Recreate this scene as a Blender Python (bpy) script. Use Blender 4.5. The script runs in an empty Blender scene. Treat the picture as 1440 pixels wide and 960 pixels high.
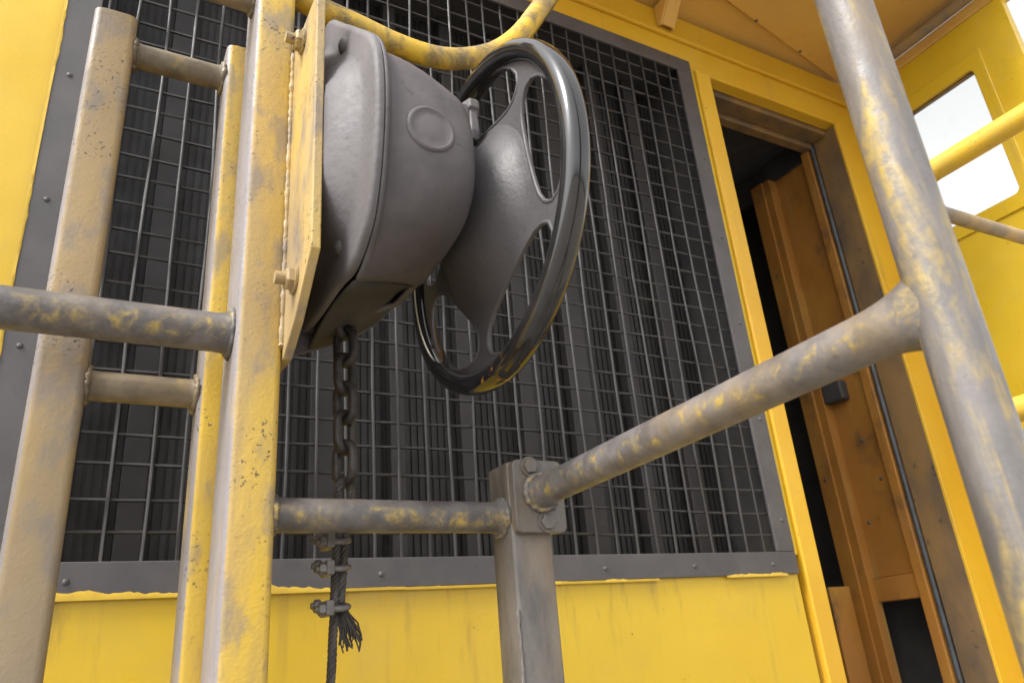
import bpy, math, random
import numpy as np
from mathutils import Vector, Matrix
from mathutils.bvhtree import BVHTree
random.seed(7)
sc = bpy.context.scene
COL = sc.collection
H = 1.9                      # camera height; all coordinates below are relative to it

# ------------------------------------------------------------------ camera
F = 1066.0                   # focal length in photo pixels (1440 wide)
_u = np.array([-220., -2560., F]); _u /= np.linalg.norm(_u)
_x = np.array([2000., 272., F]); _x -= _u * (_x @ _u); _x /= np.linalg.norm(_x)
_y = np.cross(_u, _x)
RW = np.stack([_x, _y, _u])
CP = np.array([0., -1.3, 0.])
def ray(px, py): return RW @ np.array([px - 720., py - 480., F])
def onX(px, py, X): d = ray(px, py); return CP + d * ((X - CP[0]) / d[0])
def onY(px, py, Y): d = ray(px, py); return CP + d * ((Y - CP[1]) / d[1])
cam = bpy.data.cameras.new('camera'); cam.sensor_width = 36; cam.lens = F / 1440 * 36
cam.dof.use_dof = True; cam.dof.focus_distance = 1.05; cam.dof.aperture_fstop = 10; cam.clip_start = .02; cam.clip_end = 2000
co = bpy.data.objects.new('camera', cam); COL.objects.link(co)
m = Matrix.Identity(4)
for i in range(3):
    m[i][0] = RW[i, 0]; m[i][1] = -RW[i, 1]; m[i][2] = -RW[i, 2]
m[0][3], m[1][3], m[2][3] = CP[0], CP[1], CP[2] + H
co.matrix_world = m
sc.camera = co

# ------------------------------------------------------------------ light
SUN_EL, SUN_AZ = math.radians(50), math.radians(254)   # azimuth clockwise from +y
w = bpy.data.worlds.new('World'); sc.world = w; w.use_nodes = True
wn = w.node_tree; bg = wn.nodes['Background']
sky = wn.nodes.new('ShaderNodeTexSky'); sky.sky_type = 'NISHITA'; sky.sun_disc = False
sky.sun_elevation = SUN_EL; sky.sun_rotation = SUN_AZ
sky.air_density = 1.0; sky.dust_density = 3.0; sky.ozone_density = 1.0
hs = wn.nodes.new('ShaderNodeHueSaturation'); hs.inputs['Saturation'].default_value = .07
wn.links.new(sky.outputs[0], hs.inputs['Color']); wn.links.new(hs.outputs[0], bg.inputs[0])
bg.inputs[1].default_value = .15
sun = bpy.data.lights.new('sun', 'SUN'); sun.energy = 1.3; sun.angle = math.radians(18); sun.color = (1, .96, .9)
so = bpy.data.objects.new('sun', sun); COL.objects.link(so)
sd = Vector((math.sin(SUN_AZ) * math.cos(SUN_EL), math.cos(SUN_AZ) * math.cos(SUN_EL), math.sin(SUN_EL)))
so.rotation_euler = sd.to_track_quat('Z', 'Y').to_euler(); so.location = sd * 30
vs = sc.view_settings; vs.view_transform = 'Standard'; vs.look = 'None'; vs.gamma = 1; vs.exposure = 1.5
vs.use_curve_mapping = False
sc.render.engine = 'CYCLES'

# ------------------------------------------------------------------ materials
class NT:
    def __init__(s, name):
        s.m = bpy.data.materials.new(name); s.m.use_nodes = True
        s.t = s.m.node_tree; s.b = s.t.nodes['Principled BSDF']
        s.tc = s.t.nodes.new('ShaderNodeTexCoord').outputs['Object']
        s.geo = s.t.nodes.new('ShaderNodeNewGeometry')
    def link(s, a, b): s.t.links.new(a, b)
    def setin(s, sock, v):
        if hasattr(v, 'is_linked') or isinstance(v, bpy.types.NodeSocket): s.link(v, sock)
        else: sock.default_value = v
    def noise(s, scale, detail=4, stretch=(1, 1, 1), rough=.55, off=(0, 0, 0), dist=0):
        mp = s.t.nodes.new('ShaderNodeMapping'); mp.inputs['Scale'].default_value = stretch
        mp.inputs['Location'].default_value = off
        s.link(s.tc, mp.inputs['Vector'])
        n = s.t.nodes.new('ShaderNodeTexNoise'); n.inputs['Scale'].default_value = scale
        n.inputs['Detail'].default_value = detail; n.inputs['Roughness'].default_value = rough
        n.inputs['Distortion'].default_value = dist
        s.link(mp.outputs[0], n.inputs['Vector']); return n.outputs['Fac']
    def ramp(s, fac, lo, hi, a=0., b=1.):
        r = s.t.nodes.new('ShaderNodeMapRange'); r.inputs['From Min'].default_value = lo
        r.inputs['From Max'].default_value = hi; r.inputs['To Min'].default_value = a; r.inputs['To Max'].default_value = b
        r.interpolation_type = 'SMOOTHSTEP'
        s.link(fac, r.inputs['Value']); return r.outputs[0]
    def math(s, op, a, b=0.):
        n = s.t.nodes.new('ShaderNodeMath'); n.operation = op
        s.setin(n.inputs[0], a); s.setin(n.inputs[1], b); return n.outputs[0]
    def mix(s, f, a, b):
        n = s.t.nodes.new('ShaderNodeMix'); n.data_type = 'RGBA'
        s.setin(n.inputs['Factor'], f)
        for k, v in ((6, a), (7, b)):
            if isinstance(v, tuple): n.inputs[k].default_value = (*v, 1)
            else: s.link(v, n.inputs[k])
        return n.outputs[2]
    def normal(s, axis, lo, hi):
        x = s.t.nodes.new('ShaderNodeSeparateXYZ'); s.link(s.geo.outputs['Normal'], x.inputs[0])
        return s.ramp(x.outputs[axis], lo, hi)
    def pos(s, axis):
        x = s.t.nodes.new('ShaderNodeSeparateXYZ'); s.link(s.tc, x.inputs[0]); return x.outputs[axis]
    def done(s, col, rough=.5, bump=None, bs=.2, bd=.002, metal=0., coat=0., spec=.5):
        s.setin(s.b.inputs['Base Color'], (*col, 1) if isinstance(col, tuple) else col)
        s.setin(s.b.inputs['Roughness'], rough); s.setin(s.b.inputs['Metallic'], metal)
        s.b.inputs['Coat Weight'].default_value = coat; s.b.inputs['Specular IOR Level'].default_value = spec
        if bump is not None:
            bn = s.t.nodes.new('ShaderNodeBump'); bn.inputs['Strength'].default_value = bs; bn.inputs['Distance'].default_value = bd
            s.link(bump, bn.inputs['Height']); s.link(bn.outputs[0], s.b.inputs['Normal'])
        return s.m

YEL = (.61, .405, .017); YEL2 = (.56, .36, .016)
GREY = (.145, .132, .132); DUST = (.25, .18, .10); DARK = (.035, .03, .027)

def mat_wall(name, base=YEL, second=YEL2, rough=.34, dirt=.5, runs=0., smudge=0.):
    n = NT(name)
    big = n.ramp(n.noise(1.6, 3), .35, .7)
    c = n.mix(big, base, second)
    pale = n.ramp(n.noise(5, 6, (1, 1, .5), off=(3, 1, 2)), .52, .8, 0, .35)
    c = n.mix(pale, c, (.62, .43, .075))
    streak = n.ramp(n.noise(22, 5, (1, 1, .07), off=(2, 5, 1)), .58, .8, 0, dirt)
    c = n.mix(streak, c, (.30, .19, .05))
    if smudge:
        c = n.mix(n.ramp(n.noise(7, 7, (1, 1, .6), off=(3, 7, 2), rough=.68), .50, .70, 0, smudge), c, (.06, .04, .025))
    if runs:
        zr = n.math('MULTIPLY', n.ramp(n.pos(2), runs - .22, runs - .01), n.ramp(n.pos(2), runs + .03, runs))
        rn = n.math('MULTIPLY', zr, n.ramp(n.noise(38, 6, (1, 1, .13), off=(8, 2, 3), rough=.65), .54, .76, 0, .5))
        c = n.mix(rn, c, (.20, .125, .04))
        sm = n.ramp(n.noise(3.2, 7, off=(6, 3, 1), rough=.65), .50, .72, 0, .30)
        c = n.mix(sm, c, (.42, .30, .07))
    spk = n.ramp(n.noise(70, 3, off=(7, 7, 7)), .70, .76, 0, .75)
    spk = n.math('MULTIPLY', spk, n.ramp(n.noise(6, 2, off=(1, 9, 4)), .45, .62))
    c = n.mix(spk, c, DARK)
    r = n.ramp(n.noise(9, 4), .3, .75, rough - .08, rough + .16)
    h = n.math('ADD', n.math('MULTIPLY', n.noise(160, 2), .35), n.math('MULTIPLY', n.noise(4, 2), 9.0))
    return n.done(c, r, h, .3, .0022)

def mat_post(name, dust=.5, grey_left=True, yellow=YEL2, low_brown=0., stain=0.):
    """square section steel: yellow paint, brown dust film, chips; faces towards -x carry grey paint"""
    n = NT(name)
    c = n.mix(n.ramp(n.noise(14, 5, (1, 1, .25)), .35, .7), yellow, (.52, .34, .05))
    dm = n.ramp(n.noise(9, 6, (1, 1, .22), off=(4, 2, 8), dist=.4), .62 - .45 * dust, .95 - .45 * dust)
    c = n.mix(n.math('MULTIPLY', dm, .85), c, DUST)
    g = n.ramp(n.noise(26, 6, (1, 1, .5), off=(1, 6, 3)), .56 - .1 * dust, .74 - .1 * dust, 0, .6)
    c = n.mix(g, c, GREY)
    if low_brown:  # brown-grey tone, stronger towards the foot
        zz = n.ramp(n.math('ADD', n.pos(2), n.math('MULTIPLY', n.noise(7, 4), .35)), 1.30, .85)
        c = n.mix(n.math('MULTIPLY', zz, low_brown), c, (.17, .14, .11))
    if grey_left:
        gl = n.normal(0, -.45, -.72)
        gl = n.math('MULTIPLY', gl, n.ramp(n.noise(30, 5, (1, 1, .3)), .75, .5, .55, 1.))
        c = n.mix(gl, c, (.20, .182, .188))
    if stain:
        sm = n.ramp(n.noise(13, 6, off=(2, 8, 5), rough=.7, dist=.6), .44, .62, 0, stain)
        c = n.mix(sm, c, (.09, .075, .055))
    spk = n.ramp(n.noise(210, 3, off=(7, 7, 7)), .60, .66, 0, .85)
    spk = n.math('MULTIPLY', spk, n.ramp(n.noise(12, 3, off=(1, 9, 4)), .45, .62))
    c = n.mix(spk, c, DARK)
    h = n.math('ADD', n.noise(260, 3), n.noise(38, 4))
    return n.done(c, n.ramp(n.noise(30, 4), .3, .7, .42, .65), h, .35, .0015)

def mat_pipe(name, patch=.5, base=(.088, .079, .076), side=True, stretch=(1, 1, 1), dust=.35, scale=16):
    """grey over yellow: the grey coat is rubbed through to yellow along the flank"""
    n = NT(name)
    c = n.mix(n.ramp(n.noise(24, 6, stretch, rough=.65), .35, .65), tuple(v * .75 for v in base), tuple(v * 1.45 for v in base))
    dm = n.ramp(n.noise(13, 5, stretch, off=(5, 1, 2)), .45, .75, 0, dust)
    c = n.mix(dm, c, DUST)
    ym = n.ramp(n.noise(scale, 6, stretch, off=(9, 4, 1), rough=.62, dist=.5), .66 - .34 * patch, .90 - .34 * patch)
    if side:
        ym = n.math('MULTIPLY', ym, n.math('MULTIPLY', n.normal(2, .55, .05), n.normal(2, -.95, -.45)))
    ym = n.math('MULTIPLY', ym, n.ramp(n.noise(120, 4, off=(2, 2, 9)), .30, .58, .25, 1.))
    c = n.mix(n.math('MULTIPLY', ym, .9), c, n.mix(n.noise(50, 3), (.44, .305, .045), (.30, .215, .06)))
    spk = n.ramp(n.noise(150, 3, off=(3, 7, 7)), .66, .72, 0, .6)
    c = n.mix(spk, c, (.10, .085, .07))
    h = n.math('ADD', n.noise(240, 3), n.math('MULTIPLY', ym, .6))
    return n.done(c, n.ramp(n.noise(35, 4), .3, .7, .34, .55), h, .3, .0012)

def mat_plain(name, a, b, scale=12, rough=(.4, .6), bs=.2, spk=.4, spkc=DARK, metal=0., fine=200, coat=0., stretch=(1, 1, 1), spec=.5):
    n = NT(name)
    c = n.mix(n.ramp(n.noise(scale, 6, stretch), .32, .7), a, b)
    k = n.ramp(n.noise(scale * 5, 4, off=(4, 4, 1)), .62, .72, 0, spk)
    c = n.mix(k, c, spkc)
    hh = n.math('ADD', n.noise(fine, 4), n.math('MULTIPLY', n.noise(scale * 1.3, 3, off=(5, 5, 5)), 2.0))
    return n.done(c, n.ramp(n.noise(scale * 1.7, 4), .3, .7, *rough), hh, bs, .0012, metal, coat, spec)

M = {}
DECK = -.78; GROUND = -1.9
M['wall'] = mat_wall('yellow_wall_paint', runs=.127 - DECK)
M['soffit'] = mat_wall('shaded_soffit_yellow', (.60, .35, .075), (.50, .29, .075), .5, .35)  # the wall's yellow with the overhang's shade mixed into its colour
M['frame_y'] = mat_wall('frame_yellow_paint', (.62, .365, .02), (.56, .31, .018), .45, .45)
M['lip'] = mat_plain('thick_paint_edge', (.58, .385, .03), (.50, .32, .03), 30, (.3, .45))
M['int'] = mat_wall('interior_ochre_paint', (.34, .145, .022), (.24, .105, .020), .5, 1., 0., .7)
M['int_dark'] = mat_plain('dark_interior', (.030, .029, .03), (.05, .045, .042), 6, (.6, .8))  # near-black grey tone for ceiling, backing sheets and housing underside
M['reveal'] = mat_plain('scuffed_brown_reveal', (.21, .12, .04), (.09, .062, .04), 8, (.5, .7), spk=.7, stretch=(1, 1, .4))
M['seal'] = mat_plain('rubber_seal', (.055, .06, .068), (.035, .037, .04), 20, (.4, .55))
M['grey'] = mat_plain('screen_grey_paint', (.060, .055, .0575), (.080, .073, .073), 9, (.42, .6), spk=.35)
M['wire'] = mat_plain('wire_grey', (.019, .0175, .018), (.031, .0275, .0265), 25, (.4, .6), spk=.3)
M['fin'] = mat_plain('radiator_fin', (.015, .0135, .0133), (.023, .020, .019), 8, (.5, .7))
M['bar'] = mat_plain('radiator_bar', (.025, .0212, .0205), (.017, .015, .015), 5, (.45, .65), spk=.5)
M['post_main'] = mat_post('worn_yellow_post', .66)
M['post_dust'] = mat_post('dusty_yellow_stile', .95, True, (.40, .27, .07), .75)
M['post_mid'] = mat_pipe('grey_brown_post', .12, (.092, .083, .077), False, (1, 1, .3), .6, 14)
M['plate'] = mat_post('mount_plate_paint', .75, False, (.40, .30, .15))
M['rail'] = mat_pipe('grey_rail', .62, scale=44)
M['rail_near'] = mat_pipe('grey_rail_near', .55, (.106, .097, .095), True, (1, 1, 1), .5, 60)
M['stan'] = mat_pipe('grey_stanchion', .60, (.098, .090, .088), False, (1, 1, .22), .85, 38)
M['rung'] = mat_pipe('dusty_rung', .45, (.125, .098, .062), False, (1, 1, 1), .8, 18)
M['ypipe'] = mat_post('yellow_handrail', .22, False, (.60, .38, .025), 0., .8)
M['ypipe2'] = mat_post('yellow_handrail_clean', .12, False, (.62, .39, .03))
M['bpipe'] = mat_post('beige_rail', .9, False, (.45, .30, .13))
M['housing'] = mat_plain('housing_grey_paint', (.118, .106, .110), (.074, .066, .070), 11, (.38, .66), .6, .55, (.060, .052, .048), fine=110, spec=.3)
M['backplate'] = mat_plain('lit_housing_grey', (.125, .117, .122), (.095, .088, .092), 10, (.48, .68), .7, .5, (.075, .066, .063), fine=110, spec=.3)  # same grey as the cover, lightened for a face turned to the light
M['web'] = mat_plain('wheel_grey_paint', (.075, .069, .072), (.054, .05, .053), 9, (.42, .62), .45, .4, spec=.35)
M['bolt'] = mat_post('painted_bolt', .85, False, (.42, .30, .08))
M['gbolt'] = mat_plain('grey_bolt', (.08, .075, .075), (.05, .045, .045), 30)
M['chain'] = mat_plain('oily_chain_steel', (.046, .040, .037), (.024, .021, .020), 60, (.42, .65), .4, .5, (.13, .07, .035), .35)
M['clamp'] = mat_plain('galvanised_clamp', (.17, .16, .155), (.12, .11, .10), 60, (.4, .6), .4, .7, (.17, .08, .03), .4)
M['rope'] = mat_plain('steel_rope', (.07, .062, .057), (.045, .04, .038), 60, (.45, .7), .5, .4, (.12, .08, .05), .3)
M['deck'] = mat_plain('deck_steel', (.14, .135, .13), (.20, .185, .165), 5, (.5, .75))
M['ground'] = mat_plain('gravel_ground', (.34, .31, .27), (.22, .205, .185), 8, (.8, .95), 1., .6, fine=40)
def mat_rim():
    n = NT('black_gloss_rim')
    c = n.mix(n.ramp(n.noise(30, 5), .4, .7), (.012, .0115, .0125), (.020, .0185, .019))
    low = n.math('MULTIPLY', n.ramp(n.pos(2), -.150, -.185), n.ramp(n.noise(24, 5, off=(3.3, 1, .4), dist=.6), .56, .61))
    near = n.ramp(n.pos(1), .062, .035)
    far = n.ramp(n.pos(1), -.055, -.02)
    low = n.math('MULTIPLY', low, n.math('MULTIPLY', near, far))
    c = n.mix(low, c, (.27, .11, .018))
    r = n.math('ADD', n.ramp(n.noise(18, 4), .3, .75, .05, .13), n.math('MULTIPLY', low, .2))
    return n.done(c, r, n.noise(60, 3), .03, .0008, 0, .25, .6)
M['rim'] = mat_rim()

def mat_glass():
    n = NT('dusty_window_glass'); t = n.t
    tr = t.nodes.new('ShaderNodeBsdfTransparent'); tr.inputs[0].default_value = (.95, .96, .95, 1)
    gl = t.nodes.new('ShaderNodeBsdfGlossy'); gl.inputs['Roughness'].default_value = .05
    df = t.nodes.new('ShaderNodeBsdfDiffuse'); df.inputs[0].default_value = (.5, .48, .42, 1)
    m1 = t.nodes.new('ShaderNodeMixShader'); m1.inputs[0].default_value = .06; n.link(tr.outputs[0], m1.inputs[1]); n.link(gl.outputs[0], m1.inputs[2])
    m2 = t.nodes.new('ShaderNodeMixShader'); n.link(n.ramp(n.noise(14, 6), .55, .9, .0, .05), m2.inputs[0]); n.link(m1.outputs[0], m2.inputs[1]); n.link(df.outputs[0], m2.inputs[2])
    n.link(m2.outputs[0], t.nodes['Material Output'].inputs['Surface']); return n.m
M['glass'] = mat_glass()
# ------------------------------------------------------------------ mesh helpers
class MB:
    def __init__(s): s.v = []; s.f = []
    def add(s, vs, fs):
        o = len(s.v); s.v += [tuple(map(float, p)) for p in vs]; s.f += [tuple(i + o for i in f) for f in fs]; return s
    def box(s, x0, x1, y0, y1, z0, z1):
        return s.add([(x0, y0, z0), (x1, y0, z0), (x1, y1, z0), (x0, y1, z0), (x0, y0, z1), (x1, y0, z1), (x1, y1, z1), (x0, y1, z1)],
                     [(3, 2, 1, 0), (4, 5, 6, 7), (0, 1, 5, 4), (1, 2, 6, 5), (2, 3, 7, 6), (3, 0, 4, 7)])
    def rings(s, rs, cap=True, close=False):
        n = len(rs[0]); vs = [p for r in rs for p in r]; fs = []
        k = len(rs)
        for i in range(k if close else k - 1):
            a, b = i * n, ((i + 1) % k) * n
            for j in range(n):
                fs.append((a + j, a + (j + 1) % n, b + (j + 1) % n, b + j))
        if cap and not close:
            fs.append(tuple(range(n - 1, -1, -1))); fs.append(tuple(range((k - 1) * n, k * n)))
        return s.add(vs, fs)
    def tube(s, pts, r, n=16, cap=True, close=False):
        P = [Vector(p) for p in pts]; k = len(P)
        R_ = r if isinstance(r, (list, tuple)) else [r] * k
        up = None; rs = []
        for i in range(k):
            if close: t = (P[(i + 1) % k] - P[i - 1]).normalized()
            else: t = (P[min(i + 1, k - 1)] - P[max(i - 1, 0)]).normalized()
            if up is None:
                up = Vector((0, 0, 1)) if abs(t.z) < .9 else Vector((1, 0, 0))
            a = (up - t * up.dot(t)).normalized(); up = a; b = t.cross(a)
            rs.append([P[i] + (a * math.cos(q) + b * math.sin(q)) * R_[i] for q in [2 * math.pi * j / n for j in range(n)]])
        return s.rings(rs, cap, close)
    def rprism(s, cx, cy, wx, wy, z0, z1, rad=.008, seg=4, lean=0., top_bev=.004):
        prof = []
        for sx, sy, a0 in ((1, 1, 0), (-1, 1, 90), (-1, -1, 180), (1, -1, 270)):
            for j in range(seg + 1):
                a = math.radians(a0 + 90 * j / seg)
                prof.append((sx * (wx / 2 - rad) + rad * math.cos(a), sy * (wy / 2 - rad) + rad * math.sin(a)))
        rs = []
        nz = 1
        for z, k in ((z0, 1.), (z1 - top_bev, 1.), (z1, 1 - 2 * top_bev / max(wx, wy))):
            rs.append([(cx + x * k, cy + y * k, z) for x, y in prof])
        return s.rings(rs)
    def los(s):
        s.v = [(x * CS, CY + (y - CY) * CS, z * CS) for x, y, z in s.v]; return s
    def build(s, name, mat, parent=None, smooth=None, bevel=0., label=None, kind=None, bseg=2):
        b = Vector(BASE.get(parent.name, (0, 0, 0))) if parent else Vector((0, 0, 0))
        me = bpy.data.meshes.new(name)
        me.from_pydata([tuple(Vector(p) - b) for p in s.v], [], s.f); me.update()
        me.materials.append(M[mat])
        if smooth is not None:
            me.shade_smooth(); me.set_sharp_from_angle(angle=math.radians(smooth))
        o = bpy.data.objects.new(name, me); COL.objects.link(o)
        if parent: 
            o.parent = parent; BASE[o.name] = b
        else: o.location.z = H
        if bevel:
            bm_ = o.modifiers.new('edge', 'BEVEL'); bm_.width = bevel; bm_.segments = bseg; bm_.limit_method = 'ANGLE'
        if label: o['label'] = label
        if kind: o['kind'] = kind
        return o
BASE = {}
def thing(name, label, cat, base, group=None):
    o = bpy.data.objects.new(name, None); COL.objects.link(o); o.empty_display_size = .05
    o.location = (base[0], base[1], base[2] + H); BASE[o.name] = base
    o['label'] = label; o['category'] = cat
    if group: o['group'] = group
    return o
def shared(me_obj, offset, parent, name):
    c = me_obj.copy(); COL.objects.link(c); c.parent = parent; c.name = name
    c.location = Vector(me_obj.location) + Vector(offset); return c
def box(name, mat, parent, *b, bevel=.002, **k): return MB().box(*b).build(name, mat, parent, bevel=bevel, **k)
def flare(p0, p1, r, n=20, f0=1.32, f1=1.32, L=.012, seg=20):
    """straight pipe whose ends swell into weld fillets"""
    p0, p1 = Vector(p0), Vector(p1); d = (p1 - p0); ln = d.length; d.normalize()
    pts, rr = [], []
    for t, k in ((0, f0), (.25 * L, 1 + (f0 - 1) * .55), (.6 * L, 1 + (f0 - 1) * .15), (L, 1.)):
        pts.append(p0 + d * t); rr.append(r * k)
    for i in range(1, n): pts.append(p0 + d * (L + (ln - 2 * L) * i / n)); rr.append(r)
    for t, k in ((L, 1.), (.6 * L, 1 + (f1 - 1) * .15), (.25 * L, 1 + (f1 - 1) * .55), (0, f1)):
        pts.append(p1 - d * t); rr.append(r * k)
    return MB().tube(pts, rr, seg)
def hexhead(c, axis, r, h, dome=0.25):
    """hexagon head with chamfer"""
    a = Vector(axis).normalized(); u = a.orthogonal().normalized(); v = a.cross(u); c = Vector(c)
    rs = []
    for t, k in ((0, 1.), (h * .8, 1.), (h, .86)):
        rs.append([c + a * t + (u * math.cos(q) + v * math.sin(q)) * r * k for q in [math.pi / 3 * j + .3 for j in range(6)]])
    return rs
def dome(c, axis, r, h, n=14):
    a = Vector(axis).normalized(); u = a.orthogonal().normalized(); v = a.cross(u); c = Vector(c)
    rs = []
    for t in (0, .25, .5, .75, .95):
        k = math.cos(t * math.pi / 2)
        rs.append([c + a * (h * math.sin(t * math.pi / 2)) + (u * math.cos(q) + v * math.sin(q)) * r * k for q in [2 * math.pi * j / n for j in range(n)]])
    return rs
def smooth_loop(pts, n):
    """closed Catmull-Rom through 2D points, n samples"""
    k = len(pts); P = [np.array(p, float) for p in pts]; out = []
    for i in range(n):
        t = i * k / n; j = int(t); u = t - j
        a, b, c, d = P[(j - 1) % k], P[j % k], P[(j + 1) % k], P[(j + 2) % k]
        out.append(.5 * ((2 * b) + (c - a) * u + (2 * a - 5 * b + 4 * c - d) * u * u + (3 * b - a - 3 * c + d) * u ** 3))
    return out

def weld_ring(c, axis, R, parent, mat, r=.0034):
    a_ = Vector(axis).normalized(); u = a_.orthogonal().normalized(); v = a_.cross(u); c = Vector(c); n = 40; pts = []; rr_ = []
    for i in range(n):
        q = 2 * math.pi * i / n
        pts.append(c + (u * math.cos(q) + v * math.sin(q)) * (R + random.uniform(-.0008, .0008)) + a_ * random.uniform(-.0008, .0008))
        rr_.append(r * (1 + .22 * math.sin(i * 2.4) + random.uniform(-.25, .3)))
    return MB().tube(pts, rr_, 6, close=True).build('weld', mat, parent, smooth=70)
# ------------------------------------------------------------------ setting
g = MB(); N = 40
for i in range(N + 1):
    for j in range(N + 1):
        g.v.append((-300 + 600 * i / N, -300 + 600 * j / N, GROUND))
for i in range(N):
    for j in range(N):
        a = i * (N + 1) + j; g.f.append((a, a + N + 1, a + N + 2, a + 1))
g.build('ground', 'ground', kind='structure')
d = MB().box(-1.6, 2.6, -1.16, .02, DECK - .02, DECK).box(-1.6, 2.6, -1.16, -1.13, DECK - .28, DECK - .02)
d.box(-1.6, 2.6, .0, .03, GROUND, DECK - .02)
d.box(-1.55, -1.45, -1.13, 0, GROUND, DECK - .02).box(2.45, 2.55, -1.13, 0, GROUND, DECK - .02).box(.45, .55, -1.13, 0, GROUND, DECK - .02)
d.build('walkway', 'deck', kind='structure')

# ------------------------------------------------------------------ locomotive body
MX0, MX1, MZ0, MZ1 = -.142, 1.478, .127, 1.658       # outer edge of the wire screen
DX0, DX1, DZ1 = 1.556, 2.145, 1.635                  # doorway
body = thing('locomotive_body', 'yellow painted steel side wall of a locomotive with an open doorway', 'locomotive', (1.0, .1, DECK))
box('lower_panel', 'wall', body, MX0, 1.480, 0, .04, DECK, .17)
box('side_panel', 'wall', body, -1.6, MX0 + .004, 0.0, .04, .1705, 1.80)
box('side_panel', 'wall', body, -1.6, MX0 - .0005, 0.0, .04, DECK, .17)
box('header_panel', 'frame_y', body, MX0 + .041, 2.27, 0.0, .04, DZ1, 1.742)
box('jamb_strip', 'wall', body, 1.4625, 1.4985, 0.0, .04, .1705, DZ1 - .0005)
box('door_jamb', 'frame_y', body, 1.499, DX0, -.010, .05, DECK, DZ1 - .001, bevel=.004)
box('door_jamb', 'frame_y', body, DX1, 2.2695, -.004, .006, DECK, DZ1 - .001, bevel=.002)
box('drip_strip', 'frame_y', body, .75, 2.268, -.014, -.0005, 1.735, 1.747, bevel=.004)
box('upper_band', 'frame_y', body, -1.6, 2.268, -.005, .04, 1.7475, 1.838)
# roof overhang: two soffit sheets, the outer one lapped under the inner along a diagonal seam
zs = 1.838
a = (2.268, -.004); b = (.62, -.26)
pl = MB(); 
poly = [(.62, .3), (2.268, .3), a, b]
pl.rings([[(x, y, zs + .022) for x, y in poly], [(x, y, zs + .03) for x, y in poly]])
pl.build('soffit_panel', 'soffit', body)
poly = [a, (2.268, -.60), (.62, -.60), (.62, -.285)]
MB().rings([[(x, y, zs + .004) for x, y in poly], [(x, y, zs + .02) for x, y in poly]]).build('soffit_panel', 'soffit', body, bevel=.002)
box('roof_sheet', 'soffit', body, .62, 2.34, -.60, 1.3, zs + .034, zs + .06)
box('gutter_edge', 'soffit', body, .62, 2.34, -.635, -.601, zs - .03, zs + .06)
for i in range(4):                                   # seam bolts
    t = .18 + i * .15
    p = (a[0] + (b[0] - a[0]) * t, a[1] + (b[1] - a[1]) * t - .012, zs + .004)
    MB().rings(dome(p, (0, 0, -1), .006, .004, 8)).build('bolt', 'gbolt', body, smooth=40)
# gusset bracket on the upper band
gs = MB()
for x0 in (1.375, 1.425):
    pr = [(-.006, 1.760), (-.02, 1.757), (-.075, 1.838), (-.006, 1.838)]
    gs.rings([[(x0, y, z) for y, z in pr], [(x0 + .006, y, z) for y, z in pr]])
pr = [(-.018, 1.760), (-.024, 1.759), (-.079, 1.838), (-.073, 1.838)]
gs.rings([[(1.381, y, z) for y, z in pr], [(1.425, y, z) for y, z in pr]])
gs.build('bracket', 'soffit', body, bevel=.001)

# wing wall of the cab with a window
wing = thing('cab_side_wall', 'yellow cab wall with a small round cornered window, at right angles to the doorway', 'wall', (2.3, -.28, DECK))
def window_wall(x0, x1, Y0, Y1, Z0, Z1, wy0, wy1, wz0, wz1, r):
    """sheet in the yz plane with a rounded window hole"""
    n = 6; inner = []; outer = []
    for cy, cz, a0, (c0, c1) in ((wy1 - r, wz1 - r, 0, (Y1, Z1)), (wy0 + r, wz1 - r, 90, (Y0, Z1)), (wy0 + r, wz0 + r, 180, (Y0, Z0)), (wy1 - r, wz0 + r, 270, (Y1, Z0))):
        s0 = (c0, cz) if a0 in (0, 180) else (cy, c1)      # where the fillet starts, carried out to the sheet's edge
        s1 = (cy, c1) if a0 in (0, 180) else (c0, cz)
        for j in range(n + 1):
            q = math.radians(a0 + 90 * j / n); inner.append((cy + r * math.cos(q), cz + r * math.sin(q)))
            t = j / n
            p, e, u = (s0, (c0, c1), 2 * t) if t <= .5 else ((c0, c1), s1, 2 * t - 1)
            outer.append((p[0] + (e[0] - p[0]) * u, p[1] + (e[1] - p[1]) * u))
    return MB().rings([[(x0, *p) for p in inner], [(x0, *p) for p in outer], [(x1, *p) for p in outer], [(x1, *p) for p in inner]], close=True)
WY0, WY1, WZ0, WZ1 = -.416, -.170, 1.122, 1.583
window_wall(2.272, 2.302, -.552, .055, DECK, 1.752, WY0, WY1, WZ0, WZ1, .02).build('wall_sheet', 'wall', wing, bevel=.003)
window_wall(2.264, 2.2715, WY0 - .034, WY1 + .034, WZ0 - .045, WZ1 + .045, WY0 + .004, WY1 - .004, WZ0 + .004, WZ1 - .004, .018).build('window_frame', 'wall', wing, bevel=.003)
window_wall(2.284, 2.300, WY0 - .003, WY1 + .003, WZ0 - .003, WZ1 + .003, WY0 + .005, WY1 - .005, WZ0 + .005, WZ1 - .005, .018).build('window_seal', 'reveal', wing)
box('window_pane', 'glass', wing, 2.2925, 2.2955, WY0 - .001, WY1 + .001, WZ0 - .001, WZ1 + .001, bevel=0)
MB().tube([(2.262, y, 1.815) for y in (-.60, -.4, -.2, -.012)], .021, 14).build('cornice_tube', 'bpipe', wing, smooth=40)
box('cornice_strip', 'soffit', wing, 2.268, 2.33, -.59, -.006, 1.7525, 1.795, bevel=.004)

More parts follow.
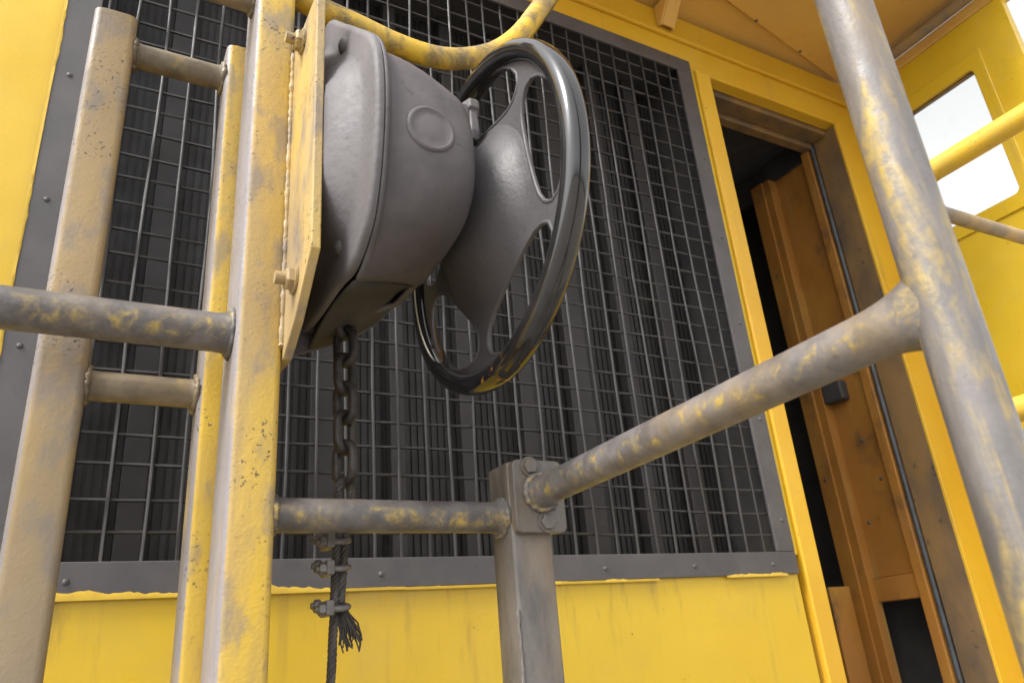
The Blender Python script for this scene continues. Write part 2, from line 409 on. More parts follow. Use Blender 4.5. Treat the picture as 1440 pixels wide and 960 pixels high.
# ------------------------------------------------------------------ compartment behind the doorway
comp = thing('equipment_compartment', 'ochre painted compartment wall with upright channels seen through the open doorway', 'compartment', (1.9, .5, DECK))
XI = 2.15
box('door_reveal', 'reveal', comp, XI - .003, 2.2695, .0065, .100, DECK, DZ1 - .002, bevel=.002)
box('lintel_reveal', 'reveal', comp, DX0 + .002, XI - .004, .042, .10, DZ1 - .02, DZ1 + .03, bevel=.003)
box('leak_blocker', 'reveal', comp, XI - .0035, 2.2695, .0405, .13, DZ1 - .0015, 1.75, bevel=0)  # added filler that blocks a light leak at the lintel corner
box('lintel_angle', 'reveal', comp, DX0 + .002, XI - .004, .101, .135, DZ1 - .04, DZ1 + .03, bevel=.003)
MB().tube([(XI - .010, .106, z) for z in (DECK + .01, .3, 1.0, DZ1 - .022)], .0075, 10).build('door_seal', 'seal', comp, smooth=40)
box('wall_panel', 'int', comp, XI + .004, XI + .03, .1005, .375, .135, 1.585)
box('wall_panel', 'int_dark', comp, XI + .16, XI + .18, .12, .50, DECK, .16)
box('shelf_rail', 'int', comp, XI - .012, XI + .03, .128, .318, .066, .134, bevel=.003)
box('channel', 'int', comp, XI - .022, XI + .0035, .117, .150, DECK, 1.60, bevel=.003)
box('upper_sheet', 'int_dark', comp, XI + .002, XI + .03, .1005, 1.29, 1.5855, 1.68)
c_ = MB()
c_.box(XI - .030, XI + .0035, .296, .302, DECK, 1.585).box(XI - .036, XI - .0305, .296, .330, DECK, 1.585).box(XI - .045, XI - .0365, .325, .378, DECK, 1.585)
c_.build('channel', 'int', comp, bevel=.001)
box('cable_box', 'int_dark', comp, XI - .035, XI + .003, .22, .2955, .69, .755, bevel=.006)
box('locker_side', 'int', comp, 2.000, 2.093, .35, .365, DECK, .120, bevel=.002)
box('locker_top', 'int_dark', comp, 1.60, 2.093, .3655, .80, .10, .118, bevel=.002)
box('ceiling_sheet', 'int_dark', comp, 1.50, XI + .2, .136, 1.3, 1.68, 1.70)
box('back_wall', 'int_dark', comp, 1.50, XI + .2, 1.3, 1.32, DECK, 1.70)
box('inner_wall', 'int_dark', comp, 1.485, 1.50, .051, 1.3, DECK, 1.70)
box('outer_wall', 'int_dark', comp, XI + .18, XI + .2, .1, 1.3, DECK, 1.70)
for i, (y, z) in enumerate([(.20, .93), (.24, .70), (.19, .42), (.27, .30), (.22, .55)]):
    MB().rings(dome((XI + .004, y, z), (-1, 0, 0), .006, .004, 8)).build('rivet', 'gbolt', comp, smooth=40)
for y, z in ((.352, .85), (.352, .45), (.352, 1.2)):
    MB().rings(dome((XI - .045, y, z), (-1, 0, 0), .006, .004, 8)).build('rivet', 'gbolt', comp, smooth=40)

# ------------------------------------------------------------------ radiator core behind the screen
rad = thing('radiator', 'dark finned radiator core with brown upright bars behind the wire screen', 'radiator', (.67, .16, DECK))
fin = MB(); x = -.13
while x < 1.47:
    fin.box(x, x + .010, .1465, .150, .10, 1.70); x += .0155
fin.build('fin_core', 'fin', rad, kind='stuff')
box('back_sheet', 'fin', rad, -.16, 1.475, .1505, .165, DECK + .8, 1.73)
for i, cx in enumerate([-.09, .066, .226, .388, .540, .698, .852, 1.006, 1.165, 1.32]):
    wd = (.045, .042, .034, .060, .033, .034, .036, .062, .036, .05)[i]
    dz = random.uniform(-.012, .012)
    box('upright_bar', 'bar', rad, cx - wd / 2, cx + wd / 2, .108 + dz * .4, .134, .09, 1.71, bevel=.003)
box('bottom_tank', 'int_dark', rad, -.15, 1.47, .09, .19, .04, .089)
box('side_sheet', 'int_dark', rad, MX0 + .0045, MX0 + .03, .0005, .20, .02, 1.73)
box('side_sheet', 'int_dark', rad, 1.440, 1.4615, .0005, .20, .02, 1.73)
box('top_sheet', 'int_dark', rad, MX0 + .031, 1.4395, .0005, .150, 1.620, 1.634)

# ------------------------------------------------------------------ wire screen
scr = thing('radiator_screen', 'grey welded wire screen in a flat steel frame on the yellow wall', 'wire screen', (.67, -.01, MZ0))
S = .056; y0, y1 = -.009, -.001
box('frame_strip', 'grey', scr, MX0, MX1, y0, y1, MZ0, MZ0 + .050, bevel=.0015)
box('frame_strip', 'grey', scr, MX0, MX1, y0, y1, MZ1 - .050, MZ1, bevel=.0015)
box('frame_strip', 'grey', scr, MX0, MX0 + S, y0, y1, MZ0 + .0505, MZ1 - .0505, bevel=.0015)
box('frame_strip', 'grey', scr, MX1 - S, MX1, y0, y1, MZ0 + .0505, MZ1 - .0505, bevel=.0015)
P_ = .0523; WR = .0030
zz = .218
k = 0
def wavy(p, q, n, amp, ax):
    ph = random.random() * 6; a2 = random.uniform(.3, 1); out = []
    for i in range(n + 1):
        t = i / n; v = [p[j] + (q[j] - p[j]) * t for j in range(3)]
        v[ax] += amp * math.sin(ph + 5.1 * t * a2 * 2) + amp * .5 * math.sin(2 * ph + 13 * t); v[1] += amp * .5 * math.sin(ph * 3 + 9 * t)
        out.append(tuple(v))
    return out
while zz < MZ1 - .04:
    MB().tube(wavy((MX0 + .030, .0035, zz), (MX1 - .034, .0035, zz), 30, .0030, 2), WR, 6).build('wire', 'wire', scr, smooth=60)
    zz += P_; k += 1
xx = -.0235 - P_
while xx < MX1 - .05:
    MB().tube(wavy((xx, -.0008, MZ0 + .034), (xx, -.0008, MZ1 - .036), 30, .0026, 0), WR * 1.1, 6).build('wire', 'wire', scr, smooth=60)
    xx += P_
# bolts round the frame
for i in range(6):
    for sx in (MX0 + .024, MX1 - .022):
        z = MZ0 + .12 + i * .262 + random.uniform(-.01, .01)
        MB().rings(dome((sx, y0, z), (0, -1, 0), .0052, .0028, 8)).build('bolt', 'gbolt', scr, smooth=40)
for i in range(7):
    x = MX0 + .13 + i * .235
    for z in (MZ0 + .022, MZ1 - .022):
        MB().rings(dome((x, y0, z), (0, -1, 0), .0052, .0028, 8)).build('bolt', 'gbolt', scr, smooth=40)
# ragged thick edge of yellow paint that runs over the foot and the left side of the frame
def ragged(p, q, ax, lo, hi, n):
    mb = MB(); a_ = []; rng = random.Random(int(abs(p[ax]) * 1000) + n)
    val = 0
    for i in range(n + 1):
        val = .90 * val + rng.uniform(-1, 1) * .36
        t = i / n; c = [p[j] + (q[j] - p[j]) * t for j in range(3)]
        e = max(0.0006, ((lo + hi) / 2 + val * (hi - lo) / 2) * min(1, 7 * t, 7 * (1 - t)))
        a_.append((c, e))
    oth = 2 if ax == 0 else 0
    rs = []
    for c, e in a_:
        def pt(dy, de): v = list(c); v[1] += dy; v[oth] += de; return tuple(v)
        rs.append([pt(0, -.004), pt(-.0010, -.004), pt(-.0013, e * .5), pt(-.0006, e), pt(0, e)])
    return mb.rings(rs)
ragged((MX0, y0 - .0002, MZ0), (.50, y0 - .0002, MZ0), 0, -.001, .010, 120).build('paint_edge', 'lip', scr, smooth=50)
ragged((1.25, y0 - .0002, MZ0), (MX1 - .04, y0 - .0002, MZ0), 0, -.001, .006, 60).build('paint_edge', 'lip', scr, smooth=50)
ragged((.50, y0 - .0002, MZ0 - .001), (1.06, y0 - .0002, MZ0 - .001), 0, -.002, .005, 90).build('paint_edge', 'lip', scr, smooth=50)
ragged((MX0, y0 - .0002, MZ0), (MX0, y0 - .0002, MZ1), 2, -.002, .004, 160).build('paint_edge', 'lip', scr, smooth=50)

# ------------------------------------------------------------------ ladder
LY = -.40
lad = thing('ladder', 'dusty yellow square tube ladder with round rungs behind the square post', 'ladder', (.02, -.375, DECK))
MB().rprism(-.042, LY + .025, .052, .05, DECK, .845, .009).build('stile', 'post_dust', lad, smooth=35)
MB().rprism(.126, LY + .025, .052, .05, DECK, .845, .009).build('stile', 'post_main', lad, smooth=35)
for z in (.797, .319, -.16, -.60):
    flare((-.0165, LY + .025, z), (.1005, LY + .025, z), .0172, 8, 1.25, 1.25, .010).build('rung', 'rung', lad, smooth=50)

# ------------------------------------------------------------------ rail fence: square post, rails, short post
AX0, AX1, AY = .122, .172, -.50
post = thing('brake_post', 'tall worn yellow square post carrying the brake on a bolted plate', 'post', (.147, -.46, DECK))
MB().rprism((AX0 + AX1) / 2, AY + .045, AX1 - AX0, .09, DECK, 1.25, .008).build('upright', 'post_main', post, smooth=35)
# mounting plate in the yz plane, chamfered foot
pp = [(-.612, .765), (-.43, .775), (-.43, .33), (-.50, .325), (-.548, .352), (-.612, .408)]
MB().rings([[(AX1 + .0005, y, z) for y, z in pp], [(AX1 + .011, y, z) for y, z in pp]]).build('mounting_plate', 'plate', post, bevel=.0015)
for z in (.74, .40):
    bb = MB().rings(hexhead((AX1, -.548, z), (-1, 0, 0), .0135, .011))
    bb.tube([(AX1, -.548, z), (AX1 - .022, -.548, z)], .0072, 12)
    bb.tube([(AX1, -.548, z), (AX1 - .003, -.548, z)], .0165, 18)
    bb.build('bolt', 'bolt', post, smooth=35)
# weld seam between post and plate
wl = [(AX1 - .001, AY + .003 + random.uniform(-.0012, .0012), .34 + i * .0045) for i in range(95)]
MB().tube(wl, [.0042 + random.uniform(-.001, .0012) for _ in wl], 6).build('weld', 'plate', post, smooth=60)

rl = thing('side_rail', 'grey round rail welded to the square post, crossing in front of the ladder', 'handrail', (-.6, -.465, DECK))
flare((-1.2, -.463, .362), (AX0 + .002, -.463, .364), .0225, 16, 1., 1.22, .02).build('rail', 'rail', rl, smooth=50)
flare((-1.2, -.463, .872), (AX0 + .002, -.463, .872), .0195, 16, 1., 1.22, .02).build('rail', 'rung', rl, smooth=50)
MB().rprism(-1.2, -.463, .05, .05, DECK, .93, .008).build('post', 'post_mid', rl, smooth=35)

weld_ring((AX0 - .001, -.463, .364), (1, 0, 0), .0255, rl, 'rail', .0042)
weld_ring((AX0 - .001, -.463, .872), (1, 0, 0), .022, rl, 'rung', .0038)
for z in (.797, .319):
    for x in (-.0150, .0990): weld_ring((x, LY + .025, z), (1, 0, 0), .0198, lad, 'rung', .0036)

sp = thing('short_post', 'short grey brown square post with a welded rail stub and bolted end plate', 'post', (.4745, -.473, DECK))
MB().rprism(.4745, -.473, .055, .054, DECK, .222, .005, top_bev=.002).build('upright', 'post_mid', sp, smooth=35)
flare((AX1 - .002, -.475, .158), (.4475, -.475, .158), .0185, 14, 1.15, 1.3, .014).build('rail', 'rail', sp, smooth=50)
wl = [(.447 + random.uniform(-.0008, .0008), -.4995, DECK + .62 + i * .006) for i in range(36)]
MB().tube(wl, [.0022 + random.uniform(-.0008, .0008) for _ in wl], 6).build('weld', 'post_mid', sp, smooth=60)

weld_ring((.4462, -.475, .158), (1, 0, 0), .0208, sp, 'rail', .004)
weld_ring((AX1 + .001, -.475, .158), (1, 0, 0), .0200, sp, 'rail', .0036)
gr = thing('gate_rail', 'thick grey stanchion with a worn round rail bolted to the short post', 'handrail', (.483, -1.044, DECK))
# bolted end plate
pr = []
for cy_, cz_, a0 in ((.027, .036, 0), (-.027, .036, 90), (-.027, -.036, 180), (.027, -.036, 270)):
    for j in range(5):
        q = math.radians(a0 + 90 * j / 4); pr.append((.4815 + cy_ + .008 * math.cos(q), .178 + cz_ + .008 * math.sin(q)))
MB().rings([[(x, -.5005, z) for x, z in pr], [(x, -.513, z) for x, z in pr]]).build('end_plate', 'post_mid', gr, bevel=.0015)
for x, z in ((.470, .213), (.488, .146)):
    b_ = MB().rings(hexhead((x, -.513, z), (0, -1, 0), .0098, .007)); b_.tube([(x, -.513, z), (x, -.5155, z)], .0125, 16)
    b_.build('bolt', 'post_mid', gr, smooth=35)
rs_ = []
for i in range(61):
    t = i / 60; yy = -.512 - t * (1.044 - .512); zz = .182 + t * (.1940 - .182); e = max(0., (-.975 - yy) / .05); k = 1 + .42 * min(1.2, e) ** 3
    k0 = 1 + .32 * max(0., 1 - (-.512 - yy) / .012) ** 2
    rs_.append([(.483 + .0186 * k0 * min(1.03, k) * math.cos(q), yy, zz + .0186 * k0 * k * math.sin(q)) for q in [2 * math.pi * j / 28 for j in range(28)]])
MB().rings(rs_).build('rail', 'rail_near', gr, smooth=60)
MB().tube([(.483, -1.044, DECK + (1.6 - DECK) * i / 40) for i in range(41)], .0197, 28).build('stanchion', 'stan', gr, smooth=50)

weld_ring((.483, -.5155, .182), (0, 1, 0), .0212, gr, 'rail_near', .0042)
# opposite stair rail, mostly behind the stanchion
og = thing('stair_rail', 'slim yellow and beige stair rail near the cab window wall', 'handrail', (1.1, -.745, DECK))
MB().tube([(1.1, -.745, DECK + (.70 - DECK) * i / 12) for i in range(13)], .0185, 20).build('post', 'bpipe', og, smooth=50)
flare((1.1, -.757, .648), (1.1, -1.12, .648), .0172, 10, 1.2, 1, .012).build('rail', 'ypipe2', og, smooth=50)
flare((1.1, -.757, .257), (1.1, -1.12, .257), .0172, 10, 1.2, 1, .012).build('rail', 'ypipe2', og, smooth=50)
flare((1.112, -.748, .587), (2.0, -.766, .587), .0115, 12, 1.2, 1, .012).build('rail', 'bpipe', og, smooth=50)
flare((1.112, -.748, .224), (2.0, -.766, .224), .0115, 12, 1.2, 1, .012).build('rail', 'bpipe', og, smooth=50)
MB().tube([(1.1, -1.12, DECK), (1.1, -1.12, 0), (1.1, -1.12, .665)], .0185, 18).build('post', 'ypipe2', og, smooth=50)
MB().tube([(2.0, -.766, DECK), (2.0, -.766, 0), (2.0, -.766, .61)], .0185, 18).build('post', 'bpipe', og, smooth=50)

# yellow bent handrail
hr = thing('bent_handrail', 'bright yellow bent pipe handrail curving up from the square post past the wheel', 'handrail', (.2, -.44, .9))
ctrl = [onY(*p, -.44) for p in ((452, 14), (500, 36), (560, 64), (610, 80), (650, 83), (688, 76), (715, 62), (738, 40), (762, 8))]
ctrl = [np.array((AX1 - .004, -.44, ctrl[0][2] + .012))] + ctrl + [ctrl[-1] + (ctrl[-1] - ctrl[-2]) * 6]
cp = []
for i in range(len(ctrl) - 1):
    p0, p1, p2, p3 = ctrl[max(i - 1, 0)], ctrl[i], ctrl[i + 1], ctrl[min(i + 2, len(ctrl) - 1)]
    for j in range(6):
        u = j / 6
        cp.append(tuple(.5 * (2 * p1 + (p2 - p0) * u + (2 * p0 - 5 * p1 + 4 * p2 - p3) * u * u + (3 * p1 - p0 - 3 * p2 + p3) * u ** 3)))
cp.append(tuple(ctrl[-1]))
MB().tube(cp, .0178, 20).build('rail', 'ypipe', hr, smooth=60)
end = ctrl[-1]
flare(tuple(end), (end[0], 0.0, end[2]), .0178, 6, 1., 1.2, .01).build('rail', 'ypipe', hr, smooth=50)

# ------------------------------------------------------------------ hand brake
hb = thing('hand_brake', 'grey cast hand brake housing with a dished five spoke black rimmed wheel', 'hand brake', (.19, -.55, .39))
NP = 72
FL = [(-.545, .398), (-.600, .392), (-.638, .405), (-.668, .432), (-.690, .495), (-.698, .575), (-.682, .645), (-.622, .715), (-.558, .782),
      (-.505, .835), (-.455, .838), (-.400, .79), (-.36, .70), (-.345, .59), (-.352, .49), (-.380, .415), (-.440, .400)]
EN = [(-.535, .440), (-.580, .438), (-.632, .447), (-.664, .472), (-.679, .512), (-.676, .572), (-.658, .618), (-.612, .672), (-.565, .715),
      (-.520, .745), (-.470, .742), (-.420, .71), (-.385, .65), (-.375, .58), (-.382, .50), (-.410, .450), (-.470, .440)]
flp = smooth_loop(FL, NP); enp = smooth_loop(EN, NP)
cen = np.array((-.53, .575))
def offs(loop, d):
    out = []
    for i in range(len(loop)):
        t = loop[(i + 1) % len(loop)] - loop[i - 1]; nrm = np.array((t[1], -t[0])); nrm /= np.linalg.norm(nrm)
        if nrm @ (loop[i] - cen) < 0: nrm = -nrm
        out.append(loop[i] + nrm * d)
    return out
def ring(x, loop): return [(x, p[0], p[1]) for p in loop]
def lerp(a_, b_, t): return [p + (q - p) * t for p, q in zip(a_, b_)]
XF = .222
# backing plate: pad against the mounting plate, sloped step, flat flange, rolled lip
def scl(k): return [cen + (p - cen) * k for p in flp]
mb = MB().rings([ring(AX1 + .0115, scl(.52)), ring(AX1 + .013, scl(.57)), ring(AX1 + .022, scl(.63)), ring(XF - .020, scl(.70)), ring(XF - .011, scl(.76)), ring(XF - .008, scl(.81)),
                 ring(XF - .007, offs(flp, -.008)), ring(XF - .0055, offs(flp, -.002)), ring(XF - .002, flp), ring(XF + .002, offs(flp, -.0005)), ring(XF + .004, offs(flp, -.004)), ring(XF + .0042, scl(.85)), ring(XF, scl(.7))])
mb.build('backing_plate', 'backplate', hb, smooth=50)
# cover: hollow casting, open underneath where the chain enters
def cr(ctrl_, t):
    k = len(ctrl_); j_ = int(math.floor(t)); u = t - j_
    a0, a1, a2, a3 = (np.array(ctrl_[(j_ + q) % k], float) for q in (-1, 0, 1, 2))
    return .5 * ((2 * a1) + (a2 - a0) * u + (2 * a0 - 5 * a1 + 4 * a2 - a3) * u * u + (3 * a1 - a0 - 3 * a2 + a3) * u ** 3)
def open_ring(x, t, d):
    """outline at taper t, inset by d, running from the near lip of the chain opening over the top to its far lip"""
    s0 = .86 - 1.15 * t; s1 = 15.6; ct = [np.array(p) + (np.array(q) - np.array(p)) * t for p, q in zip(FL, EN)]
    pts = [cr(ct, s0 + (s1 - s0) * i_ / (NP - 1)) for i_ in range(NP)]; out = []
    for i_ in range(NP):
        tg = pts[min(i_ + 1, NP - 1)] - pts[max(i_ - 1, 0)]; nr = np.array((tg[1], -tg[0])); nr /= np.linalg.norm(nr)
        if nr @ (pts[i_] - cen) < 0: nr = -nr
        q = pts[i_] + nr * d * min(1., .1 + i_ / 9); out.append((x, q[0], q[1] - max(0, 1 - i_ / 5) * .006))
    return out
side = [open_ring(XF + .0042, 0, -.0003), open_ring(XF + .0080, 0, -.0015), open_ring(XF + .0105, 0, -.005), open_ring(XF + .0122, 0, -.011)]
for t in (.05, .15, .3, .45, .6, .75, .9, 1.):
    side.append(open_ring(XF + .013 + (.327 - XF - .013) * t, t, -.015 * (1 - t) + .005 * math.sin(math.pi * t)))
mb = MB(); vs = [p for r_ in side for p in r_]
fs = [(i_ * NP + j_, i_ * NP + j_ + 1, (i_ + 1) * NP + j_ + 1, (i_ + 1) * NP + j_) for i_ in range(len(side) - 1) for j_ in range(NP - 1)]
s0 = .86 - 1.15 + 17
ext = [cr(EN, 15.6 + (s0 - 15.6) * q / 9) for q in range(1, 9)]
lastring = list(range((len(side) - 1) * NP, len(side) * NP)) + [len(vs) + q for q in range(len(ext))]
vs += [(.327, p[0], p[1]) for p in ext]
base2 = [np.array(vs[q][1:]) for q in lastring]; NL = len(lastring); prev = lastring
for x_, d_ in ((.333, -.002), (.3385, -.006), (.342, -.012), (.344, -.022), (.3445, -.05)):
    o_ = offs(base2, d_) if d_ > -.03 else [cen + (p - cen) * .5 for p in base2]
    cur = [len(vs) + q for q in range(NL)]; vs += [(x_, p[0], p[1]) for p in o_]
    fs += [(prev[q], prev[(q + 1) % NL], cur[(q + 1) % NL], cur[q]) for q in range(NL)]; prev = cur
fs.append(tuple(prev))
mb.add(vs, fs)
cov = mb.build('housing_cover', 'housing', hb, smooth=55)
sl = cov.modifiers.new('wall', 'SOLIDIFY'); sl.thickness = .005; sl.offset = -1
# far skirt that shows below the cover
sk = [(.190, .366), (.241, .386), (.270, .400), (.293, .413), (.318, .432), (.338, .455), (.346, .475), (.346, .62), (.190, .62)]
MB().rings([[(x, -.393, z) for x, z in sk], [(x, -.398, z) for x, z in sk]]).build('lower_skirt', 'housing', hb, bevel=.001)
near_edge = [Vector(r_[0]) + Vector((0, .008, .004)) for r_ in side]
far_edge = [Vector((p.x, -.399, float(np.interp(p.x, [q[0] for q in sk[:7]], [q[1] for q in sk[:7]])) + .004)) for p in near_edge]
bp = MB(); nn = len(near_edge); vs2 = []
for k_ in range(6):
    u = k_ / 5
    for a_, b_ in zip(near_edge, far_edge): 
        p = a_.lerp(b_, u); vs2.append((p.x, p.y, p.z + .012 * math.sin(math.pi * u)))
bp.add(vs2, [(k_ * nn + q, k_ * nn + q + 1, (k_ + 1) * nn + q + 1, (k_ + 1) * nn + q) for k_ in range(5) for q in range(nn - 1)])
bo = bp.build('opening_filler', 'int_dark', hb, smooth=60)  # added sheet across the chain opening, toned to stand for the shaded cavity
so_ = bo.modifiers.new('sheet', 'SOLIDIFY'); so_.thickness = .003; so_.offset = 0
# boss cast on the near flank, found by shooting a ray at the cover
bvh = BVHTree.FromPolygons([Vector(v) for v in mb.v], mb.f)
def hit(px, py):
    r_ = bvh.ray_cast(Vector(CP), Vector(ray(px, py)).normalized()); return r_[0], r_[1]
hp, hn = hit(607, 181); sl.offset = 1 if hn.dot(Vector(CP) - hp) < 0 else -1
if hn.dot(Vector(CP) - hp) < 0: hn = -hn
u_ = hn.orthogonal().normalized(); v_ = hn.cross(u_)
def disc(rr, h): 
    out = []
    for q in [2 * math.pi * j / 36 for j in range(36)]:
        p = hp + (u_ * math.cos(q) + v_ * math.sin(q)) * rr
        r_ = bvh.ray_cast(p + hn * .05, -hn); base_ = r_[0] if r_[0] else p
        out.append(base_ + hn * h)
    return out
MB().rings([disc(.030, -.002), disc(.0292, .0004), disc(.0278, .0022), disc(.0258, .0030), disc(.0240, .0024), disc(.0222, .0010), disc(.015, .0020), disc(.003, .0024)]).build('cast_boss', 'housing', hb, smooth=60)
for p in ((485, 65), (480, 345)):
    q = onX(*p, XF - .007); MB().rings(dome(q, (-1, 0, 0), .0115, .008, 16)).build('rivet', 'backplate', hb, smooth=60)
# release lever on the end face
q1 = onX(663, 148, .378); q2 = onX(661, 206, .378)
lv = MB().box(.339, .372, q1[1] - .004, q1[1] + .016, q2[2] - .004, q1[2] - .004)
lv.rings([[(.378 + .011 * math.cos(q) * k, q1[1] + .006 + .015 * math.sin(q) * k, z_) for q in [math.pi / 3 * j for j in range(6)]] for z_, k in ((q2[2], .8), (q2[2] + .012, 1.), (q1[2] - .012, .85), (q1[2] - .010, 1.15), (q1[2] + .002, 1.15), (q1[2] + .006, .9))])
lv.build('release_lever', 'housing', hb, bevel=.003)
# shaft
WX = .4; WC = np.array((-.574, .513)); 
def lathe_x(prof, n=40, c=WC):
    return MB().rings([[(x, c[0] + r * math.cos(2 * math.pi * j / n), c[1] + r * math.sin(2 * math.pi * j / n)) for j in range(n)] for x, r in prof])
lathe_x([(.338, .042), (.354, .042), (.357, .039), (.358, .028), (.366, .026), (.372, .026)]).build('shaft_collar', 'housing', hb, smooth=40)
# wheel: dished web with five windows, rolled window edges, gloss rim
wh = bpy.data.objects.new('wheel', None); COL.objects.link(wh); wh.parent = hb; wh.empty_display_size = .05
wb = (.4, WC[0], WC[1]); BASE['wheel'] = wb
wh.location = Vector(wb) - Vector(BASE[hb.name])
def webx(r):
    """bell profile: hub near the housing, flaring out past the rim plane, spokes coming back to the rim"""
    kr = (0, .038, .050, .064, .080, .096, .109, .119, .132, .155, .180, .200, .22)
    kx = (.354, .354, .357, .3645, .376, .3885, .3975, .4010, .4020, .4020, .4010, .400, .400)
    return float(np.interp(r, kr, kx))
RM, RH = .1590, .0405
OFF = math.radians(45)      # spoke angles, measured from -y upwards
def wpt(r, a_, dx=0): return (webx(r) + dx, WC[0] - r * math.cos(a_), WC[1] + r * math.sin(a_))
def winhalf(r):
    t = abs((r - RM) / RH)
    if t >= 1: return 0.
    return math.radians(32.0 - 2.0 * (RM - r) / RH) * (1 - t ** 2.6) ** .55
rr = [.018, .03, .042, .046, .055, .065, .075, .085, .095, .102, .109, .114, RM - RH + .00001]
ts = [-.985, -.95, -.9, -.82, -.7, -.5, -.25, 0, .25, .5, .7, .82, .9, .95, .985]
rr += [RM + RH * t for t in ts] + [RM + RH - .00001, .202, .206]
web = MB(); NS = 14
vs = []; fs = []
for k in range(5):
    o = len(vs); c = OFF + k * 2 * math.pi / 5
    for r in rr:
        hh = math.pi / 5 - winhalf(r)
        for j in range(NS + 1):
            vs.append(wpt(r, c + hh * (2 * j / NS - 1)))
    for i in range(len(rr) - 1):
        for j in range(NS):
            A = o + i * (NS + 1) + j; fs.append((A, A + 1, A + NS + 2, A + NS + 1))
web.add(vs, fs)
wo = web.build('web', 'web', wh, smooth=50)
import bmesh
bmm = bmesh.new(); bmm.from_mesh(wo.data); bmesh.ops.remove_doubles(bmm, verts=bmm.verts, dist=.0004); bmesh.ops.recalc_face_normals(bmm, faces=bmm.faces); bmm.to_mesh(wo.data); bmm.free()
wo.data.shade_smooth(); wo.data.set_sharp_from_angle(angle=math.radians(50))
s2 = wo.modifiers.new('sheet', 'SOLIDIFY'); s2.thickness = .005; s2.offset = 0
s3 = wo.modifiers.new('edge', 'BEVEL'); s3.width = .0015; s3.segments = 2; s3.limit_method = 'ANGLE'; s3.angle_limit = math.radians(50)
for k in range(5):                                   # rolled edge of each window
    c = OFF + math.pi / 5 + k * 2 * math.pi / 5
    lp = []
    tt = [-1, -.985, -.95, -.88, -.75, -.55, -.25, 0, .25, .55, .75, .88, .95, .985, 1]
    for t in tt: r = RM + RH * t; lp.append(wpt(r, c + winhalf(r), -.001))
    r = RM + RH
    for t in tt[::-1][1:-1]: r = RM + RH * t; lp.append(wpt(r, c - winhalf(r), -.001))
    MB().tube(lp, .0030, 8, close=True).build('window_edge', 'web', wh, smooth=60)
lathe_x([(.3535, .012), (.3535, .034), (.356, .038), (.366, .038), (.372, .036), (.384, .03), (.392, .028), (.394, .012)]).build('hub', 'web', wh, smooth=40)
R0, r0 = .2095, .0137
vs = []; n1, n2 = 120, 20
rs = []
for i in range(n1):
    a_ = 2 * math.pi * i / n1
    rs.append([(WX + .0150 * math.copysign(abs(math.sin(q)) ** .8, math.sin(q)), WC[0] - (R0 + r0 * math.copysign(abs(math.cos(q)) ** .8, math.cos(q))) * math.cos(a_), WC[1] + (R0 + r0 * math.copysign(abs(math.cos(q)) ** .8, math.cos(q))) * math.sin(a_)) for q in [2 * math.pi * j / n2 for j in range(n2)]])
MB().rings(rs, close=True).build('rim', 'rim', wh, smooth=60)

# ------------------------------------------------------------------ chain and rope
CX, CY = .2435, -.425
CS = (CY + 1.3) / .8          # positions were read at y = -.5; carry them along the line of sight to CY
ch = thing('brake_chain', 'short oily steel chain hanging from the open underside of the brake housing', 'chain', (CX * CS, CY, .185 * CS))
def link(zc, face, ln=.054, wd=.034, r=.0053, tilt=0.):
    pts = []; h = ln / 2 - wd / 2; rad_ = wd / 2 - r
    for sgn, a0 in ((1, 0), (-1, 180)):
        for j in range(9):
            q = math.radians(a0 + 180 * j / 8); pts.append((rad_ * math.cos(q), sgn * h + rad_ * math.sin(q)))
    out = []
    for x, z in pts:
        v = Vector((x, 0, z)); v.rotate(Matrix.Rotation(face, 3, 'Z')); v.rotate(Matrix.Rotation(tilt, 3, 'Y'))
        out.append((CX + v.x, CY + v.y, zc + v.z))
    return MB().tube(out, r, 10, close=True)
z = .418
for i in range(7):
    link(z, .55 + (math.pi / 2 if i % 2 == 0 else 0) + random.uniform(-.12, .12), tilt=random.uniform(-.05, .05)).los().build('chain_link', 'chain', ch, smooth=60)
    z -= .0345
zl = z + .0345 - .029
rp = thing('wire_rope', 'dark steel wire rope with a frayed tail hanging from the chain', 'wire rope', (.232 * CS, CY, DECK))
def rope(pts, r, strands=5, twist=230., rs_=.45):
    P = [np.array(p, float) for p in pts]; dens = []
    for i in range(len(P) - 1):
        L = np.linalg.norm(P[i + 1] - P[i]); n = max(2, int(L / .003))
        for j in range(n): dens.append(P[i] + (P[i + 1] - P[i]) * j / n)
    dens.append(P[-1]); mb = MB(); s_ = 0; acc = [0]
    for i in range(1, len(dens)): s_ += np.linalg.norm(dens[i] - dens[i - 1]); acc.append(s_)
    for k in range(strands):
        pts_ = []
        for i, p in enumerate(dens):
            t = Vector(dens[min(i + 1, len(dens) - 1)] - dens[max(i - 1, 0)]).normalized()
            a_ = (Vector((0, 1, 0)) - t * t.y).normalized(); b_ = t.cross(a_)
            q = 2 * math.pi * k / strands + acc[i] * twist
            pts_.append(Vector(p) + (a_ * math.cos(q) + b_ * math.sin(q)) * r * .58)
        mb.tube(pts_, r * rs_, 5)
    return mb
eye = []
zt = zl + .006
for j in range(11):
    q = math.pi * j / 10
    eye.append((CX + .0085 * math.cos(q), CY + .004 * math.cos(q), zt - .010 + .011 * math.sin(q)))
e0, e1 = eye[0], eye[-1]
main = eye[::-1] + [(e0[0] + .000, CY + .004, .165), (.2455, CY + .002, .135), (.2425, CY, .10), (.240, CY, .065)]
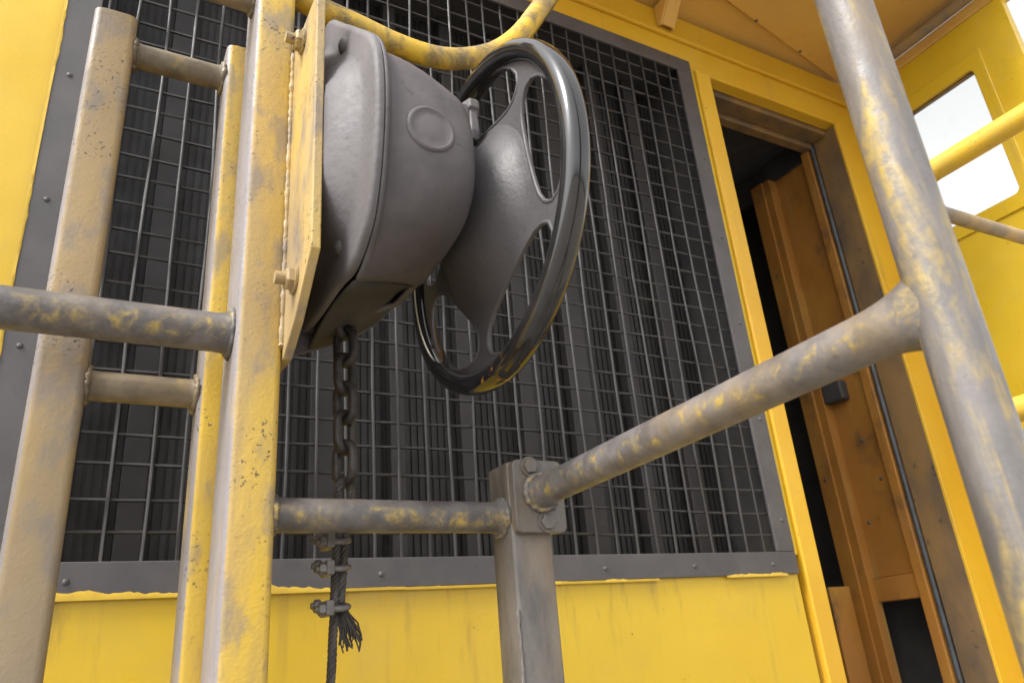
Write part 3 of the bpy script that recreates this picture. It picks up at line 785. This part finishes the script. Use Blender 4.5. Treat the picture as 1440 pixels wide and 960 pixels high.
tail_main = [(e1[0], CY - .004, e1[2]), (.2355, CY - .003, .165), (.2355, CY - .002, .13), (.2345, CY, .095), (.2335, CY, .06), (.232, CY, .02), (.2305, CY, -.02), (.226, CY, -.35), (.22, CY, DECK / CS)]
rope(tail_main, .0048).los().build('standing_part', 'rope', rp, smooth=60)
rope(main, .0048).los().build('returned_end', 'rope', rp, smooth=60)
fr = MB()
for k in range(46):
    a_ = random.uniform(-.25, .50); b_ = random.uniform(-.2, .2); L = random.uniform(.020, .042)
    p0 = (.240 + random.uniform(-.003, .003), CY + random.uniform(-.003, .003), .066)
    p1 = (p0[0] + .003 + .010 * a_, p0[1] + .006 * b_, .066 - L * .5)
    p2 = (p1[0] + .003 + .018 * a_ , p1[1] + .01 * b_, .066 - L)
    p3 = (p2[0] + random.uniform(-.002, .004), p2[1], p2[2] - random.uniform(.003, .01))
    fr.tube([p0, p1, p2, p3], .0008, 4)
fr.los().build('frayed_strands', 'rope', rp, smooth=60)
for z, lab in ((.125, 'upper rusty rope clamp on the wire rope, close under the grey rail'),
               (.098, 'middle rope clamp on the wire rope, level with the screen frame'),
               (.059, 'lowest rope clamp on the wire rope, just above the frayed tail')):
    cl = thing('rope_clamp', lab, 'rope clamp', (.238 * CS, CY, (z - .01) * CS), 'clamps on the wire rope')
    jx = random.uniform(-.001, .001)
    # U bolt
    ub = []
    for s_ in (-1, 1):
        pass
    yb = .0085
    ub = [(.212, CY - yb, z)] + [(.240 + .0075 * math.sin(math.pi * j / 8), CY - yb * math.cos(math.pi * j / 8), z + .0006 * j) for j in range(9)] + [(.212, CY + yb, z + .005)]
    MB().tube(ub, .0034, 10).los().build('u_bolt', 'clamp', cl, smooth=60)
    MB().box(.2215, .2300, CY - .0145, CY + .0145, z - .0065, z + .0085).los().build('saddle', 'clamp', cl, bevel=.002)
    for s_, dz in ((-1, 0), (1, .0045)):
        MB().rings(hexhead((.2213, CY + s_ * yb, z + dz), (-1, 0, 0), .0068, .0065)).los().build('nut', 'clamp', cl, smooth=30)
